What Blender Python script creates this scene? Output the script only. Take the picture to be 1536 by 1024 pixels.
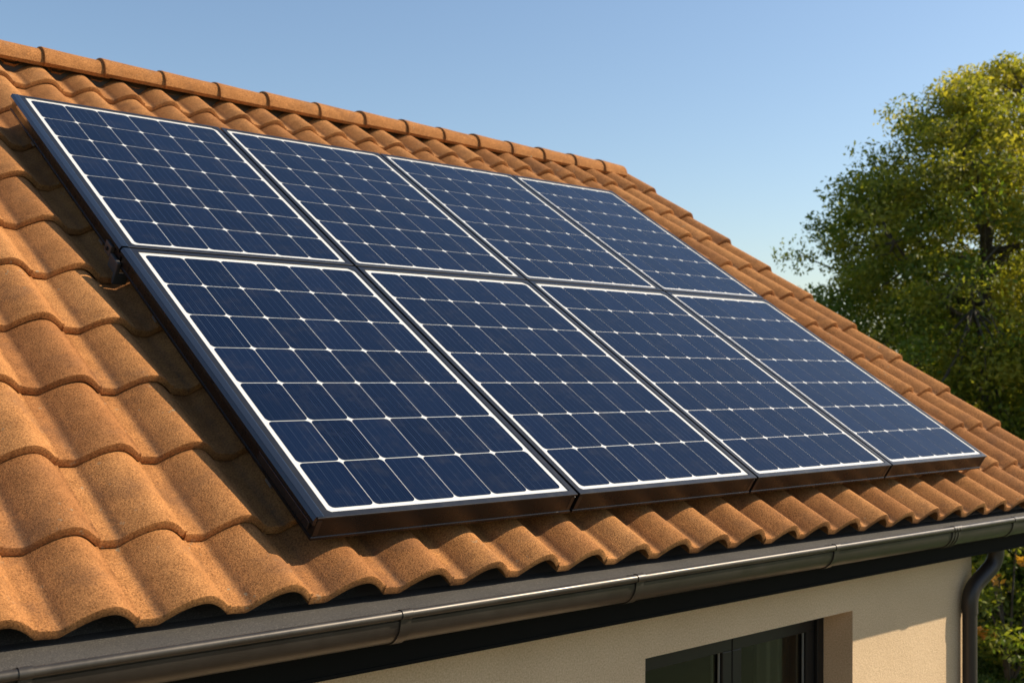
import bpy, math, random
import numpy as np
from mathutils import Vector, Matrix
for o in list(bpy.data.objects): bpy.data.objects.remove(o)
scn = bpy.context.scene
C = scn.collection
random.seed(7); rng = np.random.default_rng(11)

# ------------------------------------------------------------------ camera
F_PX, PX, PY = 1694.6, -6.73, -2.84
right = Vector((0.74909, -0.66239, 0.01014)); down = Vector((0.02473, 0.01268, -0.99961)); fwd = Vector((0.66200, 0.74906, 0.02588))
cd = bpy.data.cameras.new('camera'); cam = bpy.data.objects.new('camera', cd); C.objects.link(cam)
m = Matrix.Identity(4)
for i in range(3):
    m[i][0] = right[i]; m[i][1] = -down[i]; m[i][2] = -fwd[i]
m[0][3], m[1][3], m[2][3] = -1.7073, -2.7241, 0.4222
cam.matrix_world = m
cd.sensor_width = 36; cd.lens = F_PX / 1536 * 36
cd.shift_x = -PX / 1536; cd.shift_y = PY / 1536
cd.clip_start = 0.05; cd.clip_end = 3000
cd.dof.use_dof = True; cd.dof.focus_distance = 3.6; cd.dof.aperture_fstop = 5.0
scn.camera = cam

# ------------------------------------------------------------------ light
SUN = Vector((0.70, -0.378, 0.605)).normalized()
elev = math.asin(SUN.z); azim = math.atan2(SUN.x, SUN.y)
w = bpy.data.worlds.new("World"); scn.world = w; w.use_nodes = True
nt = w.node_tree; bg = nt.nodes['Background']
sky = nt.nodes.new('ShaderNodeTexSky'); sky.sky_type = 'NISHITA'; sky.sun_disc = False
sky.sun_elevation = elev; sky.sun_rotation = azim
sky.air_density = 1.15; sky.dust_density = 0.9; sky.ozone_density = 2.7; sky.altitude = 0
nt.links.new(sky.outputs[0], bg.inputs[0]); bg.inputs[1].default_value = 0.108
sl = bpy.data.lights.new('sun', 'SUN'); sl.energy = 5.0; sl.angle = math.radians(0.5); sl.color = (1.0, 0.87, 0.68)
so = bpy.data.objects.new('sun', sl); C.objects.link(so)
so.rotation_euler = SUN.to_track_quat('Z', 'Y').to_euler(); so.location = (6, -6, 8)
scn.view_settings.view_transform = 'Standard'; scn.view_settings.look = 'None'
scn.view_settings.exposure = 0.45; scn.view_settings.gamma = 1

# ------------------------------------------------------------------ helpers
PITCH = math.radians(32.03); CP, SP = math.cos(PITCH), math.sin(PITCH)
def RP(x, s, d):            # roof coordinates: along the eave, up the slope, out of the roof
    return Vector((x, s * CP - d * SP, s * SP + d * CP))
def empty(name, loc=(0, 0, 0), rot=None):
    o = bpy.data.objects.new(name, None); C.objects.link(o); o.location = loc; o.empty_display_size = 0.2
    if rot: o.rotation_euler = rot
    return o
def tag(o, label=None, cat=None, group=None, kind=None):
    if label: o['label'] = label
    if cat: o['category'] = cat
    if group: o['group'] = group
    if kind: o['kind'] = kind
    return o
class MB:
    def __init__(s): s.v = []; s.f = []
    def quad(s, a, b, c, d):
        n = len(s.v); s.v += [tuple(a), tuple(b), tuple(c), tuple(d)]; s.f.append((n, n+1, n+2, n+3))
    def box(s, x0, x1, y0, y1, z0, z1, sk=None):
        n = len(s.v)
        for z in (z0, z1):
            for x, y in ((x0, y0), (x1, y0), (x1, y1), (x0, y1)):
                s.v.append((x, y, z) if sk is None else sk(x, y, z))
        for q in ((3,2,1,0),(4,5,6,7),(0,1,5,4),(1,2,6,5),(2,3,7,6),(3,0,4,7)): s.f.append(tuple(n+i for i in q))
    def grid(s, P, closed=False):     # P: rows of points
        n = len(s.v); R_, K = len(P), len(P[0])
        for r in P: s.v += [tuple(p) for p in r]
        for i in range(R_-1):
            for j in range(K if closed else K-1):
                j2 = (j+1) % K
                s.f.append((n+i*K+j, n+i*K+j2, n+(i+1)*K+j2, n+(i+1)*K+j))
    def poly(s, pts):
        n = len(s.v); s.v += [tuple(p) for p in pts]; s.f.append(tuple(range(n, n+len(pts))))
    def extrude(s, prof, x0, x1, fn):   # closed profile along x, capped
        A = [fn(x0, *p) for p in prof]; B = [fn(x1, *p) for p in prof]
        s.grid([A, B], closed=True); s.poly(A[::-1]); s.poly(B)
    def tube(s, path, rad, k=20):
        P = [Vector(p) for p in path]; up = Vector((0.3, 1, 0.05)).normalized(); rows = []
        for i, p in enumerate(P):
            t = (P[min(i+1, len(P)-1)] - P[max(i-1, 0)]).normalized()
            a = t.cross(up)
            if a.length < 1e-3: a = t.cross(Vector((1, 0, 0)))
            a.normalize(); b = t.cross(a); r = rad[i] if isinstance(rad, (list, tuple)) else rad
            rows.append([p + r*(math.cos(2*math.pi*j/k)*a + math.sin(2*math.pi*j/k)*b) for j in range(k)])
        s.grid(rows, closed=True); s.poly(rows[0][::-1]); s.poly(rows[-1])
    def build(s, name, mat, parent=None, smooth=None, bevel=None, recalc=True):
        me = bpy.data.meshes.new(name); me.from_pydata(s.v, [], s.f)
        import bmesh
        b = bmesh.new(); b.from_mesh(me)
        if recalc: bmesh.ops.recalc_face_normals(b, faces=b.faces)
        b.to_mesh(me); b.free()
        if smooth is not None:
            me.polygons.foreach_set('use_smooth', [True]*len(me.polygons)); me.set_sharp_from_angle(angle=math.radians(smooth))
        me.materials.append(mat); o = bpy.data.objects.new(name, me); C.objects.link(o)
        if parent: o.parent = parent
        if bevel:
            md = o.modifiers.new('bevel', 'BEVEL'); md.width = bevel; md.segments = 2; md.limit_method = 'ANGLE'; md.angle_limit = math.radians(40)
        return o

# ------------------------------------------------------------------ materials
def mat(name, base=(0.5, 0.5, 0.5), rough=0.6, metal=0.0, coat=0.0, spec=0.5):
    m = bpy.data.materials.new(name); m.use_nodes = True; b = m.node_tree.nodes['Principled BSDF']
    b.inputs['Base Color'].default_value = (*base, 1); b.inputs['Roughness'].default_value = rough
    b.inputs['Metallic'].default_value = metal; b.inputs['Coat Weight'].default_value = coat
    b.inputs['Coat Roughness'].default_value = 0.04; b.inputs['Specular IOR Level'].default_value = spec
    return m, m.node_tree, b
def N(t, kind, **k):
    n = t.nodes.new(kind)
    for a, v in k.items(): setattr(n, a, v)
    return n
def noise(t, vec, scale, detail=3, rough=0.6):
    n = N(t, 'ShaderNodeTexNoise'); n.inputs['Scale'].default_value = scale; n.inputs['Detail'].default_value = detail
    n.inputs['Roughness'].default_value = rough; t.links.new(vec, n.inputs['Vector']); return n.outputs['Fac']
def ramp(t, fac, stops):
    r = N(t, 'ShaderNodeValToRGB'); e = r.color_ramp.elements
    while len(e) < len(stops): e.new(0.5)
    for i, (p, c) in enumerate(stops): e[i].position = p; e[i].color = (*c, 1) if len(c) == 3 else c
    t.links.new(fac, r.inputs[0]); return r.outputs[0]
def mix(t, fac, a, b, mode='MIX'):
    n = N(t, 'ShaderNodeMix', data_type='RGBA', blend_type=mode)
    for s, v in ((n.inputs[0], fac), (n.inputs[6], a), (n.inputs[7], b)):
        if hasattr(v, 'links'): t.links.new(v, s)
        elif isinstance(v, tuple): s.default_value = (*v, 1)
        else: s.default_value = v
    return n.outputs[2]
def mth(t, op, a, b=0.0):
    n = N(t, 'ShaderNodeMath', operation=op)
    for s, v in ((n.inputs[0], a), (n.inputs[1], b)):
        if hasattr(v, 'links'): t.links.new(v, s)
        else: s.default_value = v
    return n.outputs[0]
def bump(t, b, h, strength, dist):
    n = N(t, 'ShaderNodeBump'); n.inputs['Strength'].default_value = strength; n.inputs['Distance'].default_value = dist
    t.links.new(h, n.inputs['Height']); t.links.new(n.outputs[0], b.inputs['Normal'])
def obj_co(t): return N(t, 'ShaderNodeTexCoord').outputs['Object']

def tile_material(name='terracotta', k=0.87):
    m, t, b = mat(name, rough=0.95, spec=0.12); co = obj_co(t)
    big = noise(t, co, 2.2, 4); mid = noise(t, co, 14, 4); fine = noise(t, co, 170, 2, 0.7); grain = noise(t, co, 420, 2, 0.8)
    g = N(t, 'ShaderNodeNewGeometry'); isl = g.outputs['Random Per Island']
    c = ramp(t, big, [(0.3, (0.36*k, 0.155*k, 0.053*k)), (0.7, (0.47*k, 0.222*k, 0.083*k))])
    c = mix(t, 0.6, c, ramp(t, isl, [(0, (0.31*k, 0.135*k, 0.050*k)), (0.5, (0.43*k, 0.194*k, 0.067*k)), (1, (0.56*k, 0.272*k, 0.100*k))]))
    c = mix(t, 1.0, c, ramp(t, mid, [(0.3, (0.82, 0.80, 0.78)), (0.65, (1.08, 1.08, 1.08))]), 'MULTIPLY')
    c = mix(t, 1.0, c, ramp(t, fine, [(0.32, (0.55, 0.50, 0.46)), (0.5, (1, 1, 1)), (0.72, (1.3, 1.26, 1.18))]), 'MULTIPLY')
    c = mix(t, 1.0, c, ramp(t, grain, [(0.3, (0.42, 0.38, 0.34)), (0.5, (1, 1, 1)), (0.70, (1.5, 1.42, 1.3))]), 'MULTIPLY')
    lich = mth(t, 'MULTIPLY', ramp(t, noise(t, co, 34, 3, 0.6), [(0.66, (0,)*3), (0.70, (0.7,)*3)]), ramp(t, noise(t, co, 1.7, 3), [(0.5, (0,)*3), (0.6, (1,)*3)]))
    c = mix(t, lich, c, (0.34*k, 0.30*k, 0.20*k))
    c = mix(t, mth(t, 'MULTIPLY', ramp(t, noise(t, co, 5.5, 5, 0.7), [(0.52, (0,)*3), (0.72, (0.55,)*3)]), 1.0), c, (0.17*k, 0.085*k, 0.045*k))
    # flank shade painted in with dark grainy staining beside each roll (vertex attribute)
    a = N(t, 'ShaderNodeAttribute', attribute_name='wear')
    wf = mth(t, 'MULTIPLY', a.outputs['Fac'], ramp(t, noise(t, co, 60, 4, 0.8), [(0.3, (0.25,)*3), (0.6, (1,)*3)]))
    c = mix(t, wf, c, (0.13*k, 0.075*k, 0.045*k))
    t.links.new(c, b.inputs['Base Color'])
    h = mth(t, 'ADD', mth(t, 'MULTIPLY', grain, 0.6), mth(t, 'ADD', fine, mth(t, 'MULTIPLY', mid, 1.5)))
    bump(t, b, h, 0.7, 0.0024)
    return m
M_tile = tile_material()

M_metal, t, b = mat('anodised_frame', (0.062, 0.060, 0.060), 0.33, 0.85)
n_ = noise(t, obj_co(t), 25, 4); t.links.new(ramp(t, n_, [(0.3, (0.26,)*3), (0.7, (0.40,)*3)]), b.inputs['Roughness'])
M_trim, t, b = mat('dark_trim', (0.02, 0.025, 0.035), 0.16, 0.6, coat=0.6)
M_side, t, b = mat('frame_side', (0.026, 0.023, 0.021), 0.3, 0.6, spec=0.3)
n_ = noise(t, obj_co(t), 18, 4); t.links.new(ramp(t, n_, [(0.3, (0.22,)*3), (0.7, (0.36,)*3)]), b.inputs['Roughness'])
M_alu, t, b = mat('bare_aluminium', (0.42, 0.40, 0.38), 0.42, 0.9)
M_clamp, t, b = mat('weathered_zinc', (0.075, 0.07, 0.068), 0.6, 0.4)
M_back, t, b = mat('white_backsheet', (0.64, 0.63, 0.60), 0.5, coat=0.5, spec=0.2); b.inputs['Coat IOR'].default_value = 1.32
# cells
M_cell, t, b = mat('solar_cell', (0.01, 0.02, 0.05), 0.6, 0.0, coat=1.0, spec=0.0); b.inputs['Coat IOR'].default_value = 1.20
co = obj_co(t); sx = N(t, 'ShaderNodeSeparateXYZ'); t.links.new(co, sx.inputs[0])
wob = mth(t, 'MULTIPLY', mth(t, 'SUBTRACT', noise(t, co, 6, 2), 0.5), 0.003)
xx = mth(t, 'ADD', sx.outputs[0], wob)
fing = mth(t, 'LESS_THAN', mth(t, 'FRACT', mth(t, 'DIVIDE', xx, 0.0088)), 0.22)
bus = mth(t, 'LESS_THAN', mth(t, 'FRACT', mth(t, 'DIVIDE', xx, 0.0312)), 0.045)
mp = N(t, 'ShaderNodeMapping'); mp.inputs['Scale'].default_value = (160, 4, 1); t.links.new(co, mp.inputs[0])
stre = noise(t, mp.outputs[0], 1.0, 2)
g = N(t, 'ShaderNodeNewGeometry')
c = ramp(t, g.outputs['Random Per Island'], [(0, (0.0028, 0.0080, 0.025)), (1, (0.0046, 0.0115, 0.035))])
c = mix(t, mth(t, 'MULTIPLY', fing, 0.65), c, (0.010, 0.020, 0.048))
c = mix(t, mth(t, 'MULTIPLY', bus, ramp(t, stre, [(0.4, (0.15,)*3), (0.65, (0.9,)*3)])), c, (0.05, 0.07, 0.11))
t.links.new(c, b.inputs['Base Color'])
dirt = mth(t, 'MULTIPLY', ramp(t, noise(t, co, 7, 6, 0.75), [(0.5, (0,)*3), (0.8, (0.10,)*3)]), 1.0)
c = mix(t, dirt, c, (0.16, 0.14, 0.11)); t.links.new(c, b.inputs['Base Color'])
# dust film on the glass
dust = noise(t, co, 3.5, 6, 0.7)
t.links.new(ramp(t, dust, [(0.35, (0.02,)*3), (0.75, (0.05,)*3)]), b.inputs['Coat Roughness'])

M_gut, t, b = mat('gutter_metal', (0.062, 0.053, 0.043), 0.34, 0.5)
co = obj_co(t); n_ = noise(t, co, 9, 5, 0.7)
t.links.new(ramp(t, n_, [(0.3, (0.30,)*3), (0.7, (0.46,)*3)]), b.inputs['Roughness'])
t.links.new(mix(t, 1.0, (0.062, 0.053, 0.043), ramp(t, n_, [(0.25, (0.75,)*3), (0.7, (1.15,)*3)]), 'MULTIPLY'), b.inputs['Base Color'])
M_pipe, t, b = mat('downpipe_metal', (0.060, 0.048, 0.040), 0.4, 0.5)
M_bit, t, b = mat('mineral_felt', (0.06, 0.058, 0.055), 0.85)
co = obj_co(t); n_ = noise(t, co, 280, 2, 0.8)
cc = ramp(t, n_, [(0.35, (0.032, 0.028, 0.023)), (0.6, (0.066, 0.058, 0.047)), (0.75, (0.19, 0.17, 0.14))])
t.links.new(mix(t, 1.0, cc, ramp(t, noise(t, co, 5, 4), [(0.3, (0.8,)*3), (0.7, (1.15,)*3)]), 'MULTIPLY'), b.inputs['Base Color']); bump(t, b, n_, 0.5, 0.002)
M_fas, t, b = mat('fascia_paint', (0.010, 0.0095, 0.008), 0.8, spec=0.06)
bump(t, b, noise(t, obj_co(t), 60, 4), 0.15, 0.002)
M_wood, t, b = mat('dark_wood', (0.05, 0.04, 0.032), 0.8)
M_wall, t, b = mat('render_wall', (0.6, 0.5, 0.36), 0.95, spec=0.2)
co = obj_co(t); f1 = noise(t, co, 150, 3, 0.7); f2 = noise(t, co, 2.0, 5); f3 = noise(t, co, 45, 3)
cc = ramp(t, f1, [(0.3, (0.54, 0.37, 0.21)), (0.55, (0.72, 0.52, 0.32)), (0.75, (0.80, 0.62, 0.41))])
cc = mix(t, 1.0, cc, ramp(t, f2, [(0.3, (0.9, 0.89, 0.87)), (0.7, (1.04,)*3)]), 'MULTIPLY')
t.links.new(cc, b.inputs['Base Color']); bump(t, b, mth(t, 'ADD', f1, f3), 0.6, 0.003)
M_win, t, b = mat('window_frame_paint', (0.014, 0.013, 0.012), 0.4, spec=0.3)
M_seal, t, b = mat('window_spacer', (0.35, 0.34, 0.30), 0.4, 0.6)
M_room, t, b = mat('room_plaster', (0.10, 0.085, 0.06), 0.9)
M_curt, t, b = mat('curtain_cloth', (0.32, 0.30, 0.22), 0.9)
M_glass = bpy.data.materials.new('window_glass'); M_glass.use_nodes = True; t = M_glass.node_tree; t.nodes.clear()
o_ = N(t, 'ShaderNodeOutputMaterial'); tr = N(t, 'ShaderNodeBsdfTransparent'); gl = N(t, 'ShaderNodeBsdfGlossy'); fr = N(t, 'ShaderNodeFresnel'); mx = N(t, 'ShaderNodeMixShader')
tr.inputs[0].default_value = (0.55, 0.55, 0.45, 1); gl.inputs['Roughness'].default_value = 0.02; fr.inputs[0].default_value = 1.6
t.links.new(fr.outputs[0], mx.inputs[0]); t.links.new(tr.outputs[0], mx.inputs[1]); t.links.new(gl.outputs[0], mx.inputs[2]); t.links.new(mx.outputs[0], o_.inputs[0])

def leaf_material(name, lo, hi, trans=0.35):
    m = bpy.data.materials.new(name); m.use_nodes = True; t = m.node_tree; b = t.nodes['Principled BSDF']
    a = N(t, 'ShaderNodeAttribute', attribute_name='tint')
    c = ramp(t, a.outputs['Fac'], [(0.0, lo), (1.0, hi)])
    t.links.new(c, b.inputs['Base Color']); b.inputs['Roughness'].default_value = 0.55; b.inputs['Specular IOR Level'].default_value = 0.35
    tl = N(t, 'ShaderNodeBsdfTranslucent'); t.links.new(mix(t, 1.0, c, (1.3, 1.35, 0.6), 'MULTIPLY'), tl.inputs[0])
    mx = N(t, 'ShaderNodeMixShader'); mx.inputs[0].default_value = trans
    t.links.new(b.outputs[0], mx.inputs[1]); t.links.new(tl.outputs[0], mx.inputs[2])
    t.links.new(mx.outputs[0], t.nodes['Material Output'].inputs[0]); return m
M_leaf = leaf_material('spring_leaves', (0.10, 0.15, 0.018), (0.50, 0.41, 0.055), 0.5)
M_leafd = leaf_material('dark_leaves', (0.045, 0.085, 0.014), (0.22, 0.25, 0.04), 0.45)
M_leafo = leaf_material('orange_leaves', (0.50, 0.20, 0.025), (0.62, 0.32, 0.05), 0.35)
M_bark, t, b = mat('bark', (0.07, 0.055, 0.04), 0.9)
co = obj_co(t); t.links.new(ramp(t, noise(t, co, 12, 5), [(0.3, (0.04, 0.032, 0.024)), (0.7, (0.11, 0.09, 0.065))]), b.inputs['Base Color']); bump(t, b, noise(t, co, 20, 5), 0.6, 0.02)
M_grass, t, b = mat('lawn', (0.06, 0.10, 0.02), 0.9)
co = obj_co(t); cc = ramp(t, noise(t, co, 1.2, 6), [(0.3, (0.045, 0.085, 0.015)), (0.7, (0.12, 0.16, 0.035))])
t.links.new(mix(t, 1.0, cc, ramp(t, noise(t, co, 40, 4), [(0.3, (0.6,)*3), (0.7, (1.2,)*3)]), 'MULTIPLY'), b.inputs['Base Color']); bump(t, b, noise(t, co, 60, 4), 0.8, 0.04)
M_bounce, t, b = mat('bounce_paving', (0.3, 0.25, 0.18), 0.9)
co = obj_co(t); br = N(t, 'ShaderNodeTexBrick'); br.inputs['Scale'].default_value = 1.0; br.inputs['Mortar Size'].default_value = 0.01
t.links.new(co, br.inputs['Vector'])
for k_, c_ in zip(('Color1', 'Color2', 'Mortar'), ((0.12, 0.080, 0.040, 1), (0.10, 0.066, 0.034, 1), (0.05, 0.035, 0.02, 1))): br.inputs[k_].default_value = c_
t.links.new(mix(t, 1.0, br.outputs[0], ramp(t, noise(t, co, 8, 5), [(0.3, (0.8,)*3), (0.7, (1.1,)*3)]), 'MULTIPLY'), b.inputs['Base Color'])
M_blade = leaf_material('grass_blades', (0.045, 0.095, 0.012), (0.17, 0.22, 0.04), 0.35)

# ------------------------------------------------------------------ ground
GZ = -3.0
g = MB(); R0 = 900; rows = []
for r in [0.01, 3, 6, 10, 15, 22, 32, 50, 90, 200, R0]:
    rows.append([(8 + r*math.cos(a*math.pi/24), 4 + r*math.sin(a*math.pi/24), GZ + (0.05*math.sin(r*0.9+a) if 12 < r < 60 else 0)) for a in range(48)])
g.grid(rows, closed=True)
o = g.build('ground', M_grass, smooth=60); tag(o, kind='structure')

g = MB(); g.box(-8, 4.6, -8, 0.09, GZ-.05, GZ+.06); o = g.build('bounce_slab', M_bounce); tag(o, kind='structure')  # unseen paved slab, added to bounce warm light onto wall and gutter

# ------------------------------------------------------------------ the house
XL, XR = -3.2, 5.03           # roof ends
RY = 3.5                      # ridge line (Y)
WY = 0.10                     # front wall plane
WX0, WX1 = -2.7, 4.03         # wall ends
sag = lambda x: -0.0105 * x   # the whole eave line drops slightly to the downpipe
house = tag(empty('house', (0, WY, GZ)), 'cream rendered house whose terracotta tiled roof carries the solar panels', 'house')
bpy.context.view_layer.update()
class HB(MB):                 # builds in world space, parents to the house
    def build(s, name, mat, parent=None, **k):
        o = MB.build(s, name, mat, None, **k); parent = parent or house
        o.parent = parent
        return o
INV = Matrix.Translation((0, -WY, -GZ))
def hpart(mb, name, mat, parent=None, **k):
    # a child of the house: the vertices are written in world space and shifted to the house's origin
    if parent is None:
        mb.v = [(x, y-WY, z-GZ) for x, y, z in mb.v]; return MB.build(mb, name, mat, house, **k)
    mb.v = [(x, y-WY, z-GZ) for x, y, z in mb.v]; return MB.build(mb, name, mat, parent, **k)

# --- wall, with the window opening and reveals
OX0, OX1, OZ1, OZ0, RVY = 1.489, 2.900, -0.652, -2.05, 0.262
def head(x): return -0.649 - 0.0072*(x-OX0)
wb = HB(); ZT = -0.40
wb.v = []
def Q(a, b_, c_, d_): wb.quad(a, b_, c_, d_)
Q((WX0, WY, GZ), (OX0, WY, GZ), (OX0, WY, ZT), (WX0, WY, ZT))
Q((OX1, WY, GZ), (WX1, WY, GZ), (WX1, WY, ZT), (OX1, WY, ZT))
Q((OX0, WY, GZ), (OX1, WY, GZ), (OX1, WY, OZ0), (OX0, WY, OZ0))
Q((OX0, WY, head(OX0)), (OX1, WY, head(OX1)), (OX1, WY, ZT), (OX0, WY, ZT))
Q((OX0, WY, OZ0), (OX0, RVY+.06, OZ0), (OX0, RVY+.06, head(OX0)), (OX0, WY, head(OX0)))
Q((OX1, WY, OZ0), (OX1, RVY+.06, OZ0), (OX1, RVY+.06, head(OX1)), (OX1, WY, head(OX1)))
Q((OX0, WY, head(OX0)), (OX1, WY, head(OX1)), (OX1, RVY+.06, head(OX1)), (OX0, RVY+.06, head(OX0)))
Q((OX0, WY, OZ0), (OX1, WY, OZ0), (OX1, RVY+.06, OZ0), (OX0, RVY+.06, OZ0))
BY = 2*RY - WY
for X in (WX0, WX1):          # gables
    wb.poly([(X, WY, GZ), (X, BY, GZ), (X, BY, ZT), (X, RY, (RY*math.tan(PITCH)-0.36)), (X, WY, ZT)])
Q((WX0, BY, GZ), (WX1, BY, GZ), (WX1, BY, ZT), (WX0, BY, ZT))
wall = hpart(wb, 'wall', M_wall)

# --- roof tiles: one mesh of single rolls laid in overlapping courses
def col_x(i):                 # left edge of roll i
    return (-0.045 + i*0.2440) if i < 0 else (-0.045 + i*0.2440 if i < 2 else 0.443 + (i-2)*0.2205)
def prof(u):                  # height of the roll across its width
    if u < 0.22: return 0.0015*math.cos(u/0.22*math.pi)
    if u < 0.71:
        k = (u-0.22)/0.49; e = min(1, k/0.16); return -0.0015 + 0.0535*math.sin(k*math.pi/2)**1.12*(0.55 + 0.45*e*e*(3-2*e))
    k = min(1, (u-0.71)/0.27)
    return 0.0100 + 0.042*(max(0, math.cos(k*math.pi/2))**0.95 if k < 1 else 0)
US = [0, .08, .16, .21, .24, .27, .30, .33, .37, .41, .46, .50, .55, .60, .65, .70, .75, .80, .85, .89, .92, .95, .975, .99, 1.015]
TH = 0.023; SH = -0.0205
def course(c): return -0.148 if c == 0 else 0.155 + 0.36*(c-1) + 0.0045*(c-1)**2
NC = 11
def shade_stainf(u): return max(0, 1 - abs(u-0.25)/0.085)
tv, tf, tw = [], [], []
def add_tile(x0, wd, c_, flip=False):
    s0 = course(c_); L = course(c_+1) - s0
    jx, js, jd, jr = random.gauss(0, .0008), random.gauss(0, .0014), random.gauss(0, .0006), random.gauss(0, .0012)
    length = L + 0.055 if c_ < NC-1 else 0.33
    S = [0.0, 0.0015, 0.006, 0.05, 0.14, 0.24, 0.34, length]
    n0 = len(tv); K = len(US); wr = random.uniform(0.45, 1.0)
    D0 = -0.183
    def pt(u, s, below=False):
        zt = prof(u) + D0 + TH*1.34*(1 - s/L) + jd
        if s == 0.0: zt -= 0.005
        elif s == 0.0015: zt -= 0.0014
        if below: zt -= TH*0.93
        ss = s0 + s + js + jr*(u-.5)*2 + SH*(x0+u*wd)
        wob = 0.0010*math.sin(7*u + 13*x0 + s0*3)
        x = x0 + u*wd + jx; p = RP(x, ss, zt + wob)
        if flip: return (x, 2*RY - p.y, p.z)
        return (p.x, p.y, p.z)
    for s in S:
        for u in US: tv.append(pt(u, s)); tw.append(shade_stainf(u)*wr*(0.75 + 0.25*math.cos(s*9)))
    for s in (0.0, length):
        for u in US: tv.append(pt(u, s, True)); tw.append(0)
    R_ = len(S)
    for i in range(R_-1):
        for j in range(K-1): tf.append((n0+i*K+j, n0+i*K+j+1, n0+(i+1)*K+j+1, n0+(i+1)*K+j))
    a, b2 = n0+R_*K, n0+(R_+1)*K
    for j in range(K-1):
        tf.append((n0+j, a+j, a+j+1, n0+j+1)); tf.append((a+j, b2+j, b2+j+1, a+j+1))
    for e in (0, K-1):
        tf.append(tuple([n0+i*K+e for i in range(R_)] + [b2+e, a+e]))
i = -13
while True:
    x0 = col_x(i); wd = col_x(i+1) - x0
    if x0 + wd > XR + 0.05: break
    for c_ in range(NC):
        add_tile(x0, wd, c_)
        add_tile(x0, wd, c_, flip=True)
    i += 1
XEND = x0
me = bpy.data.meshes.new('roof'); me.from_pydata([(x, y-WY, z-GZ) for x, y, z in tv], [], tf)
at_ = me.attributes.new('wear', 'FLOAT', 'POINT'); at_.data.foreach_set('value', np.array(tw, dtype=np.float32))
me.polygons.foreach_set('use_smooth', [True]*len(me.polygons)); me.set_sharp_from_angle(angle=math.radians(42))
me.materials.append(M_tile); roof = bpy.data.objects.new('roof', me); C.objects.link(roof); roof.parent = house

# roof deck below the tiles (dark felt), both slopes
dk = HB()
for f in (0, 1):
    P = [RP(XL+.05, -0.10, -0.232), RP(XEND-.02, -0.17, -0.232), RP(XEND-.02, 4.02, -0.232), RP(XL+.05, 4.02, -0.232)]
    Pb = [p + Vector((0, 0, -0.03)) for p in P]
    if f: P = [Vector((p.x, 2*RY-p.y, p.z)) for p in P]; Pb = [Vector((p.x, 2*RY-p.y, p.z)) for p in Pb]
    n = len(dk.v); dk.v += [tuple(p) for p in P + Pb]
    for q in ((0,1,2,3),(7,6,5,4),(0,4,5,1),(1,5,6,2),(2,6,7,3),(3,7,4,0)): dk.f.append(tuple(n+k for k in q))
hpart(dk, 'roof_deck', M_wood)
# verge boards
for X in (XEND-.035, XL+.05):
    for f in (0, 1):
        pts = [RP(X, -0.20, -0.21), RP(X, 3.97, -0.21), RP(X, 3.97, -0.37), RP(X, -0.12, -0.37)]
        if f: pts = [Vector((p.x, 2*RY-p.y, p.z)) for p in pts]
        A = [p for p in pts]; B = [p + Vector((0.022, 0, 0)) for p in pts]
        vb = HB(); vb.grid([A, B], closed=True); vb.poly(A[::-1]); vb.poly(B); hpart(vb, 'verge_board', M_fas)

# ridge tiles: tapered covers, each lapping over its neighbour
jx = [0.388, 0.714, 1.064, 1.406, 1.732, 2.10, 2.444, 2.784, 3.10, 3.413, 3.73, 4.051, 4.381, 4.70]
jx = [0.388 - 0.33*k for k in range(10, 0, -1)] + jx + [4.96]
RZ0 = 2.028
for a, e in zip(jx[:-1], jx[1:]):
    rb = HB(); last = e > 4.9; e2 = e + (0.0 if last else 0.035); rows = []
    prf = [(ang, k) for ang, k in [(math.pi*j/18, 1) for j in range(19)]]
    tw_ = random.gauss(0, 0.0015)
    for x, r_ in ((a, 1.075), (a+.0015, 1.10), (a+.008, 1.108), (a+.03, 1.09), ((a+e)/2, 1.03), (e2, 0.97)):
        row = []
        for ang, _ in prf:
            cy, cz = math.cos(ang), math.sin(ang)
            cz = cz**0.82; row.append((x, RY - 0.112*r_*cy, RZ0 + sag(x) + tw_ + 0.098*r_*cz - 0.004*(r_-1)))
        rows.append(row)
    inner = [[(x, RY + (y-RY)*0.88, z - 0.015) for x, y, z in row] for row in rows]
    rb.grid(rows); rb.grid(inner)
    for R_ in (0, -1):
        for j in range(18): rb.quad(rows[R_][j], rows[R_][j+1], inner[R_][j+1], inner[R_][j])
    for j in (0, 18):
        for i in range(len(rows)-1): rb.quad(rows[i][j], rows[i+1][j], inner[i+1][j], inner[i][j])
    hpart(rb, 'ridge_tile', M_tile, roof, smooth=50)
rd = HB(); rd.box(XL+.1, 4.90, RY-.05, RY+.05, 1.86, 2.06, sk=lambda x, y, z: (x, y, z+sag(x)))
hpart(rd, 'ridge_board', M_wood)

# eave flashing strip between the tiles and the gutter
def lift(x, y, z): return (x, y, z + sag(x))
fl = HB()
pf = [(0.16, -0.170), (0.045, -0.244), (-0.02, -0.2475), (-0.187, -0.2570), (-0.187, -0.2600), (-0.02, -0.2510), (0.045, -0.248), (0.16, -0.175)]
for k in range(40):
    x0 = XL + (XEND-XL-.01)*k/40; x1 = XL + (XEND-XL-.01)*(k+1)/40
    A = [lift(x0, *p) for p in pf]; B = [lift(x1, *p) for p in pf]; fl.grid([A, B], closed=True)
hpart(fl, 'eave_flashing', M_bit)

# fascia and soffit
fs = HB(); fs.box(XL, XEND-.04, -0.058, -0.028, -0.437, -0.275, sk=lift)
fs.box(XL, XEND-.04, -0.062, -0.058, -0.437, -0.425, sk=lift)
hpart(fs, 'fascia', M_fas, bevel=0.002)
sf = HB(); sf.box(XL, XEND-.04, -0.026, WY+.25, -0.425, -0.405, sk=lift); hpart(sf, 'soffit', M_fas)

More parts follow.
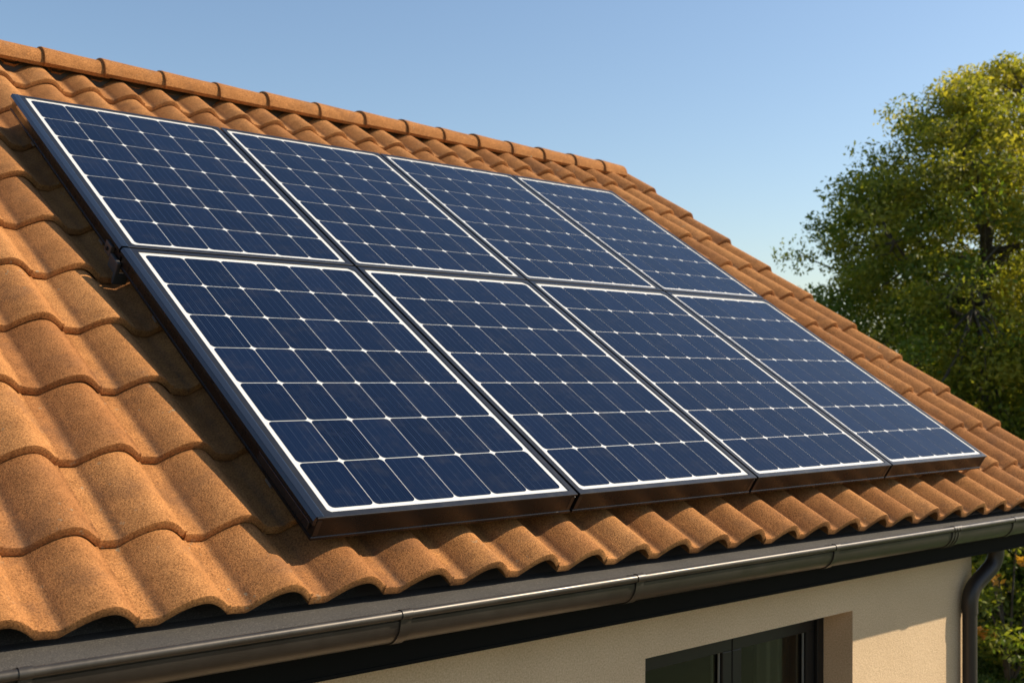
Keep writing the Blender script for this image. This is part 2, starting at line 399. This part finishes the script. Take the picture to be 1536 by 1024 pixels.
# gutter: rolled front bead and a half-round body
def gutter_profile():
    GY, GZc, ry, rz = -0.128, -0.262, 0.066, 0.082
    out = []
    for j in range(13):       # bead
        a = math.radians(-30 + j*25); out.append((-0.196 - 0.0135*math.cos(a)*-1*-1, -0.2525 + 0.0135*math.sin(a)))
    return out
gb = HB(); GE = XEND - 0.02
bead = [(-0.1955 + 0.0125*math.cos(2*math.pi*j/16), -0.2545 + 0.0125*math.sin(2*math.pi*j/16)) for j in range(16)]
gb.extrude(bead, XL, GE, lift)
body = [(-0.186, -0.268)] + [(-0.122 - 0.072*math.cos(math.pi*j/16), -0.272 - 0.073*math.sin(math.pi*j/16)) for j in range(17)] + [(-0.050, -0.262)]
inner = [(-0.122 + (y+0.122)*0.96, z+0.003) for y, z in body]
nseg = 30
for k in range(nseg):
    x0 = XL + (GE-XL)*k/nseg; x1 = XL + (GE-XL)*(k+1)/nseg
    gb.grid([[lift(x0, *p) for p in body], [lift(x1, *p) for p in body]]); gb.grid([[lift(x0, *p) for p in inner], [lift(x1, *p) for p in inner]])
gb.poly([lift(GE, *p) for p in body])
gut = hpart(gb, 'gutter', M_gut, smooth=50)
for bx_, wd, twin in ((-2.0, .03, 0), (-0.87, .03, 0), (0.145, .036, 0), (1.105, .036, 0), (2.28, .034, 0), (3.25, .075, 1), (3.86, .03, 0), (4.5, .03, 0)):
    bb = HB(); ring = [(-0.121 - 0.0775*math.cos(math.pi*(j-1.2)/16), -0.271 - 0.0785*math.sin(math.pi*(j-1.2)/16)) for j in range(1, 18)]
    top = [(-0.1955 + 0.0150*math.cos(a), -0.2545 + 0.0150*math.sin(a)) for a in [math.radians(-150-28*j) for j in range(8)]]
    pr = top[::-1] + ring
    pin = [(-0.13 + (y+0.13)*0.93, -0.25 + (z+0.25)*0.95) for y, z in pr]
    for s0, s1, e in ([(0, wd, 0)] if not twin else [(0, wd, 0), (0.022, 0.028, 0.002), (0.05, 0.056, 0.002)]):
        P0 = [lift(bx_+s0, y-e, z-e) for y, z in pr]; P1 = [lift(bx_+s1, y-e, z-e) for y, z in pr]
        Q0 = [lift(bx_+s0, *p) for p in pin]; Q1 = [lift(bx_+s1, *p) for p in pin]
        bb.grid([Q0, P0, P1, Q1])
    bb.box(bx_+.004, bx_+wd*.6, -0.185, -0.150, -0.2555, -0.2515, sk=lift)   # strap end turned over the flashing
    bb.tube([lift(bx_+wd*.3, -0.168, -0.2515), lift(bx_+wd*.3, -0.168, -0.2475)], 0.0045, 8)
    o = hpart(bb, 'gutter_bracket', M_gut, gut, smooth=50)
# downpipe
def arc_pts(a, b_, c_, n=8):
    a, b_, c_ = Vector(a), Vector(b_), Vector(c_); return [(1-t)**2*a + 2*t*(1-t)*b_ + t*t*c_ for t in [k/n for k in range(n+1)]]
DPX, DPY, DR = 3.922, 0.055, 0.036
dp = HB()
path = [(4.085, -0.005, -0.40), (4.085, -0.005, -0.48)] + arc_pts((4.085, -0.005, -0.50), (4.085, 0.0, -0.555), (4.045, 0.012, -0.585)) + arc_pts((3.965, 0.043, -0.655), (DPX, DPY, -0.695), (DPX, DPY, -0.76))
dp.tube(path + [(DPX, DPY, -0.80)], 0.040, 28)
dp.tube([(DPX, DPY, -0.79), (DPX, DPY, GZ+.05)], DR, 28)
dpo = hpart(dp, 'downpipe', M_pipe, smooth=40)
for z in (-0.76, -1.9):
    cb = HB(); cb.tube([(DPX, DPY, z), (DPX, DPY, z-.03)], DR+.005, 28)
    if z < -1: cb.box(DPX-.006, DPX+.006, DPY, WY, z-.025, z-.005); hpart(cb, 'pipe_clip', M_pipe, dpo, smooth=40)

# window
wy = 0.25
wf = HB(); WZ = lambda x, dz=0: head(x) + dz
def bar(mb, x0, x1, z0, z1, y0, y1, slope=True):
    mb.box(x0, x1, y0, y1, z0, z1, sk=(lambda x, y, z: (x, y, z + (-0.0072*(x-OX0))) ) if slope else None)
hz = -0.649
MX = 2.232
bar(wf, OX0, OX1, hz-.045, hz-.001, wy, wy+.07); bar(wf, OX0, OX0+.05, OZ0, hz-.045, wy, wy+.07); bar(wf, OX1-.05, OX1, OZ0, hz-.045, wy, wy+.07)
bar(wf, OX0+.05, OX1-.05, OZ0, OZ0+.05, wy, wy+.07)
win = hpart(wf, 'window', M_win, bevel=0.003)
for a, e in ((OX0+.054, MX-.003), (MX+.003, OX1-.054)):
    sb = HB(); t_ = .062
    bar(sb, a, e, hz-.05-t_, hz-.05, wy+.016, wy+.06); bar(sb, a, a+t_, OZ0+.055, hz-.05-t_, wy+.016, wy+.06)
    bar(sb, e-t_, e, OZ0+.055, hz-.05-t_, wy+.016, wy+.06); bar(sb, a+t_, e-t_, OZ0+.055, OZ0+.055+t_, wy+.016, wy+.06)
    sash = hpart(sb, 'sash', M_win, win, bevel=0.003)
    pb = HB(); pb.quad((a+t_, wy+.040, OZ0+.11), (e-t_, wy+.040, OZ0+.11), (e-t_, wy+.040, hz-.05-t_+.003), (a+t_, wy+.040, hz-.05-t_+.003)); hpart(pb, 'pane', M_glass, win, recalc=False)
    gs = HB()
    for q in (0, 1): bar(gs, e-t_-.012-.022*q, e-t_-.004-.022*q, OZ0+.12, hz-.05-t_, wy+.028+.02*q, wy+.034+.02*q)
    hpart(gs, 'glazing_bead', M_seal, win)
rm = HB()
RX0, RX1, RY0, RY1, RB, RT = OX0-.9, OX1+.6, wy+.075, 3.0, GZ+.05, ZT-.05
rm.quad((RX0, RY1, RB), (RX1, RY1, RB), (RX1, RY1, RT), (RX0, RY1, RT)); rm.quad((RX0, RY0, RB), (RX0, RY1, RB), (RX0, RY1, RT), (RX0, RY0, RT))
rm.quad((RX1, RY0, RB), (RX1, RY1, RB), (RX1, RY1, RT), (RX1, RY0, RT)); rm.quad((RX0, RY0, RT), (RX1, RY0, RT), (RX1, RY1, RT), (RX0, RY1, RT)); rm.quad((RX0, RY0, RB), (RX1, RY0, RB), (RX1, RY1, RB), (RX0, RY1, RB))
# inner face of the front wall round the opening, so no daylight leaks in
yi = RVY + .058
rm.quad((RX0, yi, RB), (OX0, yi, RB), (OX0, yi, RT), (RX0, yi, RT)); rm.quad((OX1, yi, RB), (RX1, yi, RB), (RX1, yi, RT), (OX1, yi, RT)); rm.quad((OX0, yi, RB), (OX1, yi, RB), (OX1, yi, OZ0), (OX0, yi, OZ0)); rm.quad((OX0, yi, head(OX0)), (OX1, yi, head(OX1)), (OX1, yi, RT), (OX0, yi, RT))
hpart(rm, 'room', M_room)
for cx0, cx1 in ((2.62, 2.93),):
    cb = HB(); cols = [cx0 + (cx1-cx0)*k/60 for k in range(61)]
    cb.grid([[(x, wy+.17 + .022*math.sin(k*0.85) + .008*math.sin(k*2.1), z) for k, x in enumerate(cols)] for z in (RT-.01, -1.5, RB+.1)])
    hpart(cb, 'curtain', M_curt, win, smooth=80)

# ------------------------------------------------------------------ solar panels
XS = [0, 1.033, 2.043, 3.069, 4.0]; YS = [0, 1.625, 3.134]; GAP = 0.006; TK = 0.080
names = [['lower row left-end panel, nearest and largest, its corner over the eave tiles', 'lower row panel second from the left, beside the big nearest panel',
          'lower row panel second from the right, above the middle of the eave', 'lower row right-end panel, next to the bare tiles at the downpipe end'],
         ['upper row left-end panel, whose top left corner stands highest near the ridge', 'upper row panel second from the left, just below the ridge tiles',
          'upper row panel second from the right, just below the ridge tiles', 'upper row right-end panel, smallest in view, where the ridge ends']]
for r in range(2):
    for c_ in range(4):
        x0, x1 = XS[c_] + (GAP if c_ else 0), XS[c_+1] - (GAP if c_ < 3 else 0)
        y0, y1 = YS[r] + (GAP if r else 0), YS[r+1] - (GAP if r < 1 else 0)
        p = RP(x0, y0, 0); pe = empty('solar_panel', p, (PITCH, 0, 0))
        tag(pe, 'dark blue ' + names[r][c_], 'solar panel', 'solar panels in two rows on the roof')
        W_, H_ = x1-x0, y1-y0; lip = 0.022; ll = lip + (0.024 if c_ == 0 else 0)
        # frame ring: swept profile, mitred at the corners
        fr_ = MB()
        def ring(inx, d):   # rectangle inset by inx at depth d
            return [(inx, inx, d), (W_-inx, inx, d), (W_-inx, H_-inx, d), (inx, H_-inx, d)]
        sides = [ring(lip, -0.0045), ring(lip, 0), ring(0.0012, 0), ring(0, -0.0012), ring(0, -0.006), ring(0.003, -0.008), ring(0.003, -TK+.010), ring(0, -TK+.008), ring(0, -TK), ring(0.03, -TK), ring(0.03, -TK+.003)]
        if c_ == 0:
            def ring(inx, d, k=[0]):
                l = max(inx, 0) if inx < lip else ll
                return [(l, inx, d), (W_-inx, inx, d), (W_-inx, H_-inx, d), (l, H_-inx, d)]
            sides = [ring(lip, -0.0045), ring(lip, 0), ring(0.0012, 0), ring(0, -0.0012), ring(0, -0.006), ring(0.003, -0.008), ring(0.003, -TK+.010), ring(0, -TK+.008), ring(0, -TK), ring(0.03, -TK), ring(0.03, -TK+.003)]
        # split: the top lip is the frame, the web below is its own bare metal
        top = MB(); top.grid(sides[:6], closed=True)
        # small gussets in the corners of the lip
        for (cx, cy, ax, ay, q) in ((W_-lip, H_-lip, -1, -1, .024), (ll, lip, 1, 1, .010), (ll, H_-lip, 1, -1, .003), (W_-lip, lip, -1, 1, .003)):
            top.poly([(cx, cy, -.0002), (cx+ax*q, cy, -.0002), (cx, cy+ay*q, -.0002)])
        fo = top.build('frame', M_metal, pe)
        web = MB(); web.grid(sides[5:], closed=True); web.build('frame_web', M_side, pe)
        if c_ == 0:     # glossy dark edge trim on the outer flank
            tb = MB(); pr = [(-0.004, 0.0008), (0.020, 0.0012), (0.024, -0.0005), (0.024, -0.004), (0.0, -0.03), (-0.008, -0.028), (-0.010, -0.012)]
            tb.grid([[(a, y, d) for a, d in pr] for y in (0.004 if r == 0 else 0, H_-0.002)], closed=True)
            tb.poly([(a, 0.004 if r == 0 else 0, d) for a, d in pr]); tb.poly([(a, H_-.002, d) for a, d in pr])
            if r == 0: tb.box(-0.009, 0.001, 0.02, 0.36, -0.055, -0.029)
            tb.build('edge_trim', M_trim, pe, bevel=0.0012)
        # corner end clamps
        if r == 0:
            for cx in ((0.004, 0.020), (W_-.020, W_-.004)):
                cl = MB(); cl.box(cx[0], cx[1], 0.0018, 0.0032, -0.066, -0.012); cl.build('corner_key', M_metal, pe, bevel=0.0006)
        # white backsheet under glass
        bs = MB(); bs.box(ll-.004, W_-lip+.004, lip-.004, H_-lip+.004, -0.012, -0.004); bs.build('backsheet', M_back, pe)
        # cells
        cm = MB(); mg = 0.020; gx, gy = 0.0027, 0.0032; ch = 0.0145
        ax0, ax1, ay0, ay1 = ll+mg, W_-lip-mg, lip+mg, H_-lip-mg
        cw, chh = (ax1-ax0+gx)/6, (ay1-ay0+gy)/7
        for i in range(6):
            for j in range(7):
                a0, b0 = ax0+i*cw, ay0+j*chh; a1, b1 = a0+cw-gx, b0+chh-gy
                pts = []
                for (px_, py_, sx_, sy_) in ((a0, b0, 1, 1), (a1, b0, -1, 1), (a1, b1, -1, -1), (a0, b1, 1, -1)):
                    q = [(px_+sx_*ch*(1-math.sin(k*math.pi/6)), py_+sy_*ch*(1-math.cos(k*math.pi/6))) for k in range(4)]
                    # from the x side to the y side
                    q = [(px_, py_+sy_*ch), (px_+sx_*ch*.22, py_+sy_*ch*.48), (px_+sx_*ch*.48, py_+sy_*ch*.22), (px_+sx_*ch, py_)]
                    if (sx_, sy_) in ((-1, 1), (1, -1)): q = q[::-1]
                    pts += [(x, y, -0.0034) for x, y in q]
                cm.poly(pts)
        cm.build('solar_cells', M_cell, pe)
        # closed underside so nothing shines through
        ub = MB(); ub.box(.01, W_-.01, .01, H_-.01, -0.018, -0.0125); ub.build('junction_back', M_wood, pe)

# mounting rails and hooks between tiles and panels
lab = ['aluminium mounting rail lowest on the roof, under the lower panels', 'aluminium mounting rail under the upper half of the lower panels',
       'aluminium mounting rail under the lower half of the upper panels', 'aluminium mounting rail topmost, near the ridge under the upper panels']
for k, s in enumerate((0.32, 1.30, 1.90, 2.85)):
    p = RP(0, s, 0); ro = empty('mounting_rail', p, (PITCH, 0, 0)); tag(ro, lab[k], 'mounting rail', 'mounting rails under the panels')
    rb = MB(); rb.box(0.03, 3.97, -.02, .02, -0.125, -TK-.002); rb.build('rail', M_alu, ro, bevel=.002)
    for x in (0.4, 1.6, 2.8, 3.6):
        hb = MB(); hb.box(x, x+.04, -.03, .03, -0.165, -0.126); hb.build('roof_hook', M_alu, ro)
# the bracket that shows at the left flank, where the two rows meet
bo = empty('mounting_clamp', RP(0, 1.66, 0), (PITCH, 0, 0)); tag(bo, 'small grey metal bracket under the left panel edge where the two rows meet', 'bracket')
b1 = MB(); b1.box(-0.0135, 0.004, 0.035, 0.095, -0.082, -0.036); b1.build('plate', M_clamp, bo, bevel=.003)
b2_ = MB(); b2_.box(-0.0145, 0.002, -0.055, 0.030, -0.112, -0.060); b2_.box(-0.0145, 0.04, -0.055, -.035, -0.150, -0.108); b2_.build('foot', M_clamp, bo, bevel=.004)
b3 = MB(); b3.tube([(-0.021, 0.062, -.058), (-0.012, 0.062, -.058)], 0.008, 8); b3.build('bolt', M_metal, bo)

# ------------------------------------------------------------------ vegetation
def leaf_mesh(name, centers, n_each, spread, size, mat_, parent, tint, seed=0, squash=0.7, outward=None):
    r = np.random.default_rng(seed); cs = np.repeat(centers, n_each, axis=0); n = len(cs)
    sp = np.repeat(spread, n_each)[:, None] if hasattr(spread, '__len__') else spread
    off = r.normal(size=(n, 3)); off /= (np.linalg.norm(off, axis=1)[:, None] + 1e-9); off *= (r.random((n, 1))**0.5)*sp; off[:, 2] *= squash
    p = cs + off
    nr = r.normal(size=(n, 3)) + off/np.maximum(sp, 1e-6)*0.8 + np.array([0, 0, 0.5]); nr /= np.linalg.norm(nr, axis=1)[:, None]
    a = np.cross(nr, r.normal(size=(n, 3))); a /= np.linalg.norm(a, axis=1)[:, None]; b = np.cross(nr, a)
    s = size*(0.6 + 0.8*r.random((n, 1)))
    v = np.stack([p - a*s, p + b*s*0.42 + nr*s*.12, p + a*s, p - b*s*0.42 + nr*s*.12], 1).reshape(-1, 3)
    me = bpy.data.meshes.new(name); me.vertices.add(4*n); me.vertices.foreach_set('co', v.astype(np.float32).ravel())
    me.loops.add(4*n); me.loops.foreach_set('vertex_index', np.arange(4*n, dtype=np.int32))
    me.polygons.add(n); me.polygons.foreach_set('loop_start', np.arange(0, 4*n, 4, dtype=np.int32)); me.polygons.foreach_set('loop_total', np.full(n, 4, dtype=np.int32))
    me.update(calc_edges=True)
    tt = np.clip(np.repeat(tint, n_each) + r.normal(size=n)*0.13, 0, 1); at = me.attributes.new('tint', 'FLOAT', 'POINT'); at.data.foreach_set('value', np.repeat(tt, 4).astype(np.float32))
    me.materials.append(mat_); o = bpy.data.objects.new(name, me); C.objects.link(o); o.parent = parent; return o

def tree(base, H, env, label, group=None, seed=1, n_cl=240, per=240, leaf=0.06, mat_=None, trunk_r=0.22, tint_fn=None, clr=0.5, name='tree', cat='tree', lean=(0, 0), fork=0.3, nz=0.12):
    """env: list of (height fraction, radius)."""
    r = np.random.default_rng(seed); rr = random.Random(seed)
    root = tag(empty(name, base), label, cat, group)
    hs = [e[0]*H for e in env]; rs = [e[1] for e in env]
    R_at = lambda z, a: np.interp(z, hs, rs)*(1 + nz*math.sin(3*a+seed) + nz*.8*math.sin(5*a+z*1.3+seed*2))
    # clump centres through the crown volume, denser at the surface
    cs = []
    while len(cs) < n_cl:
        z = rr.uniform(hs[0], hs[-1]); a = rr.uniform(0, 2*math.pi); R_ = R_at(z, a)
        if rr.random() > R_/max(rs): continue
        q = rr.random()**0.45*R_*rr.uniform(.84, 1.0); cs.append((q*math.cos(a)+lean[0]*z/H, q*math.sin(a)+lean[1]*z/H, z))
    cs = np.array(cs)
    tb = MB()
    # trunk
    top = H*0.88; tp = [Vector((lean[0]*k/8 + .10*math.sin(k*1.1+seed)*k/8, lean[1]*k/8 + .10*math.cos(k*1.4+seed)*k/8, top*k/8)) for k in range(9)]
    tb.tube(tp, [trunk_r*(1.25 if k == 0 else 1)*(1-k/8.6)+.008 for k in range(9)], 12)
    def on_trunk(z):
        k = min(7.999, max(0, z/top*8)); i = int(k); return tp[i].lerp(tp[i+1], k-i)
    # limbs
    nl = 22; limbs = []
    for k in range(nl):
        z = H*(fork + (0.82-fork)*k/nl); a = k*2.4 + rr.uniform(-.3, .3); s = on_trunk(z)
        ze = min(z + H*rr.uniform(.10, .22), hs[-1]*.97); R_ = R_at(ze, a)*0.70
        e = Vector((R_*math.cos(a)+lean[0]*ze/H, R_*math.sin(a)+lean[1]*ze/H, ze)); pts = []
        for j in range(7):
            u = j/6; p = s.lerp(e, u); p.z += -0.10*H*.35*math.sin(math.pi*u) ; p += Vector((rr.gauss(0, .05), rr.gauss(0, .05), rr.gauss(0, .05)))*u; pts.append(p)
        r0 = trunk_r*(0.42 - 0.24*k/nl); tb.tube(pts, [r0*(1-j/6.6)+.006 for j in range(7)], 7); limbs.append(pts)
    # twigs from the nearest limb point to every third clump
    allp = [p for l in limbs for p in l[2:]]
    for c_ in cs[::2]:
        v = Vector(c_); q = min(allp, key=lambda p: (p-v).length_squared)
        if (q-v).length < 2.2:
            mid = q.lerp(v, .5) + Vector((rr.gauss(0, .06), rr.gauss(0, .06), -.05)); tb.tube([q, mid, v], [.022, .015, .006], 5)
    tb.build('trunk', M_bark, root, smooth=60)
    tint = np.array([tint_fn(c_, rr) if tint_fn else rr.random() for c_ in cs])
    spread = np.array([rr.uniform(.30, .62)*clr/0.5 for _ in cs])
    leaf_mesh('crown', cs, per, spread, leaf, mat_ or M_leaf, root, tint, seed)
    return root

cam_p = Vector((-1.7073, -2.7241, 0.4222))
def ray(px, depth, z=GZ):
    d = fwd + right*((px-768-PX)/F_PX); p = cam_p + d*depth; return Vector((p.x, p.y, z))
# the big tree
def tint_sunside(c_, rr): return min(1, max(0, 0.42 + 0.08*(c_[2]-5.0) + 0.10*(c_[0]*right.x + c_[1]*right.y) + rr.gauss(0, .20)))  # sunlit side painted into leaf colour: yellower to the right and top, plus random
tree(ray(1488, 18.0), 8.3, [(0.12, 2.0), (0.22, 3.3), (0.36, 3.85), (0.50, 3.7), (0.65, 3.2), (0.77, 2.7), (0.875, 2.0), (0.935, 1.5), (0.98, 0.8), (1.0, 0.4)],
     'tall broad leafy tree in yellow green spring leaf standing right of the roof', seed=5, n_cl=850, per=250, nz=0.03, leaf=0.043, trunk_r=0.26, tint_fn=tint_sunside, clr=0.46, name='broadleaf_tree', fork=.28)
# trees and shrubs behind
specs = [
 (1600, 27, 7.5, 3.4, 'dark green tree behind the tall yellow green tree, partly cut by the right edge', 'trees beyond the garden', 21),
 (1405, 34, 4.0, 3.2, 'low dark tree seen between roof slope and the trunk of the tall tree', 'trees beyond the garden', 22),
 (1500, 30, 4.4, 3.4, 'round dark tree low behind the trunk of the tall tree', 'trees beyond the garden', 23),
 (1700, 36, 6.0, 4.0, 'distant dark tree beyond the right edge of the garden', 'trees beyond the garden', 24)]
for px_, dep, H, R_, lb, gp, sd in specs:
    tree(ray(px_, dep), H, [(0.05, R_*.6), (0.25, R_*.95), (0.5, R_), (0.75, R_*.75), (1.0, R_*.2)], lb, gp, seed=sd, n_cl=130, per=170, leaf=0.12, mat_=M_leafd, trunk_r=.2, clr=.9, name='background_tree', tint_fn=lambda c_, rr: rr.random()*.8)
sh = [(1478, 14.0, 2.1, 1.3, M_leafd, 'dark green garden shrub right behind the downpipe', 31),
      (1545, 13.2, 1.9, 1.2, M_leafd, 'garden shrub at the right edge low beside the lawn', 32),
      (1512, 16.5, 2.9, 1.7, M_leafd, 'taller garden shrub behind the lower shrubs and below the roof corner', 33),
      (1430, 17.0, 2.6, 1.6, M_leafd, 'garden shrub mostly hidden behind the end of the wall', 34),
      (1640, 15.0, 2.6, 1.7, M_leafd, 'garden shrub just outside the right edge', 35)]
for px_, dep, H, R_, mm, lb, sd in sh:
    tree(ray(px_, dep), H, [(0.02, R_*.8), (0.3, R_), (0.65, R_*.9), (1.0, R_*.35)], lb, 'shrubs in the garden', seed=sd, n_cl=75, per=170, leaf=0.045, mat_=mm, trunk_r=.05, clr=.42, name='shrub', cat='shrub', tint_fn=lambda c_, rr: rr.random())
# a shrub with orange leaves
oc = ray(1513, 12.4); osb = tag(empty('shrub', oc), 'small garden shrub with orange leaves among green ones right of the downpipe', 'shrub', 'shrubs in the garden')
cs = np.array([(rng.normal()*.30, rng.normal()*.30, rng.uniform(.3, 1.75)) for _ in range(34)])
tb = MB()
for c_ in cs[::2]: tb.tube([(0, 0, 0), (c_[0]*.4, c_[1]*.4, c_[2]*.6), tuple(c_)], [.02, .012, .005], 5)
tb.build('stem', M_bark, osb, smooth=60)
leaf_mesh('green_leaves', cs[:26], 120, .26, .04, M_leaf, osb, rng.random(26)*.6, 41)
leaf_mesh('orange_leaves', cs[26:], 26, .13, .045, M_leafo, osb, rng.random(8), 42)
# grass: one mesh of blades where the lawn shows
gc = []
for _ in range(9000):
    d_ = random.uniform(10.5, 17); p = ray(random.uniform(1430, 1640), d_); gc.append((p.x, p.y, GZ+.05))
gl_ = leaf_mesh('grass', np.array(gc), 5, .14, .07, M_blade, None, rng.random(len(gc)), 51, squash=.25)
tag(gl_, 'sunlit lawn grass below the shrubs right of the house', 'grass', kind='stuff')
# a far wood along the horizon, one mass
fw = []
for _ in range(520):
    d_ = random.uniform(62, 78); q = ray(random.uniform(-300, 2900), d_); fw.append((q.x, q.y, GZ + random.uniform(.4, 3.6)))
o = leaf_mesh('woodland', np.array(fw), 90, 2.0, .28, M_leafd, None, rng.random(len(fw))*.8, 61, squash=.8)
tag(o, 'low far wood along the horizon behind the house', 'woodland', kind='stuff')
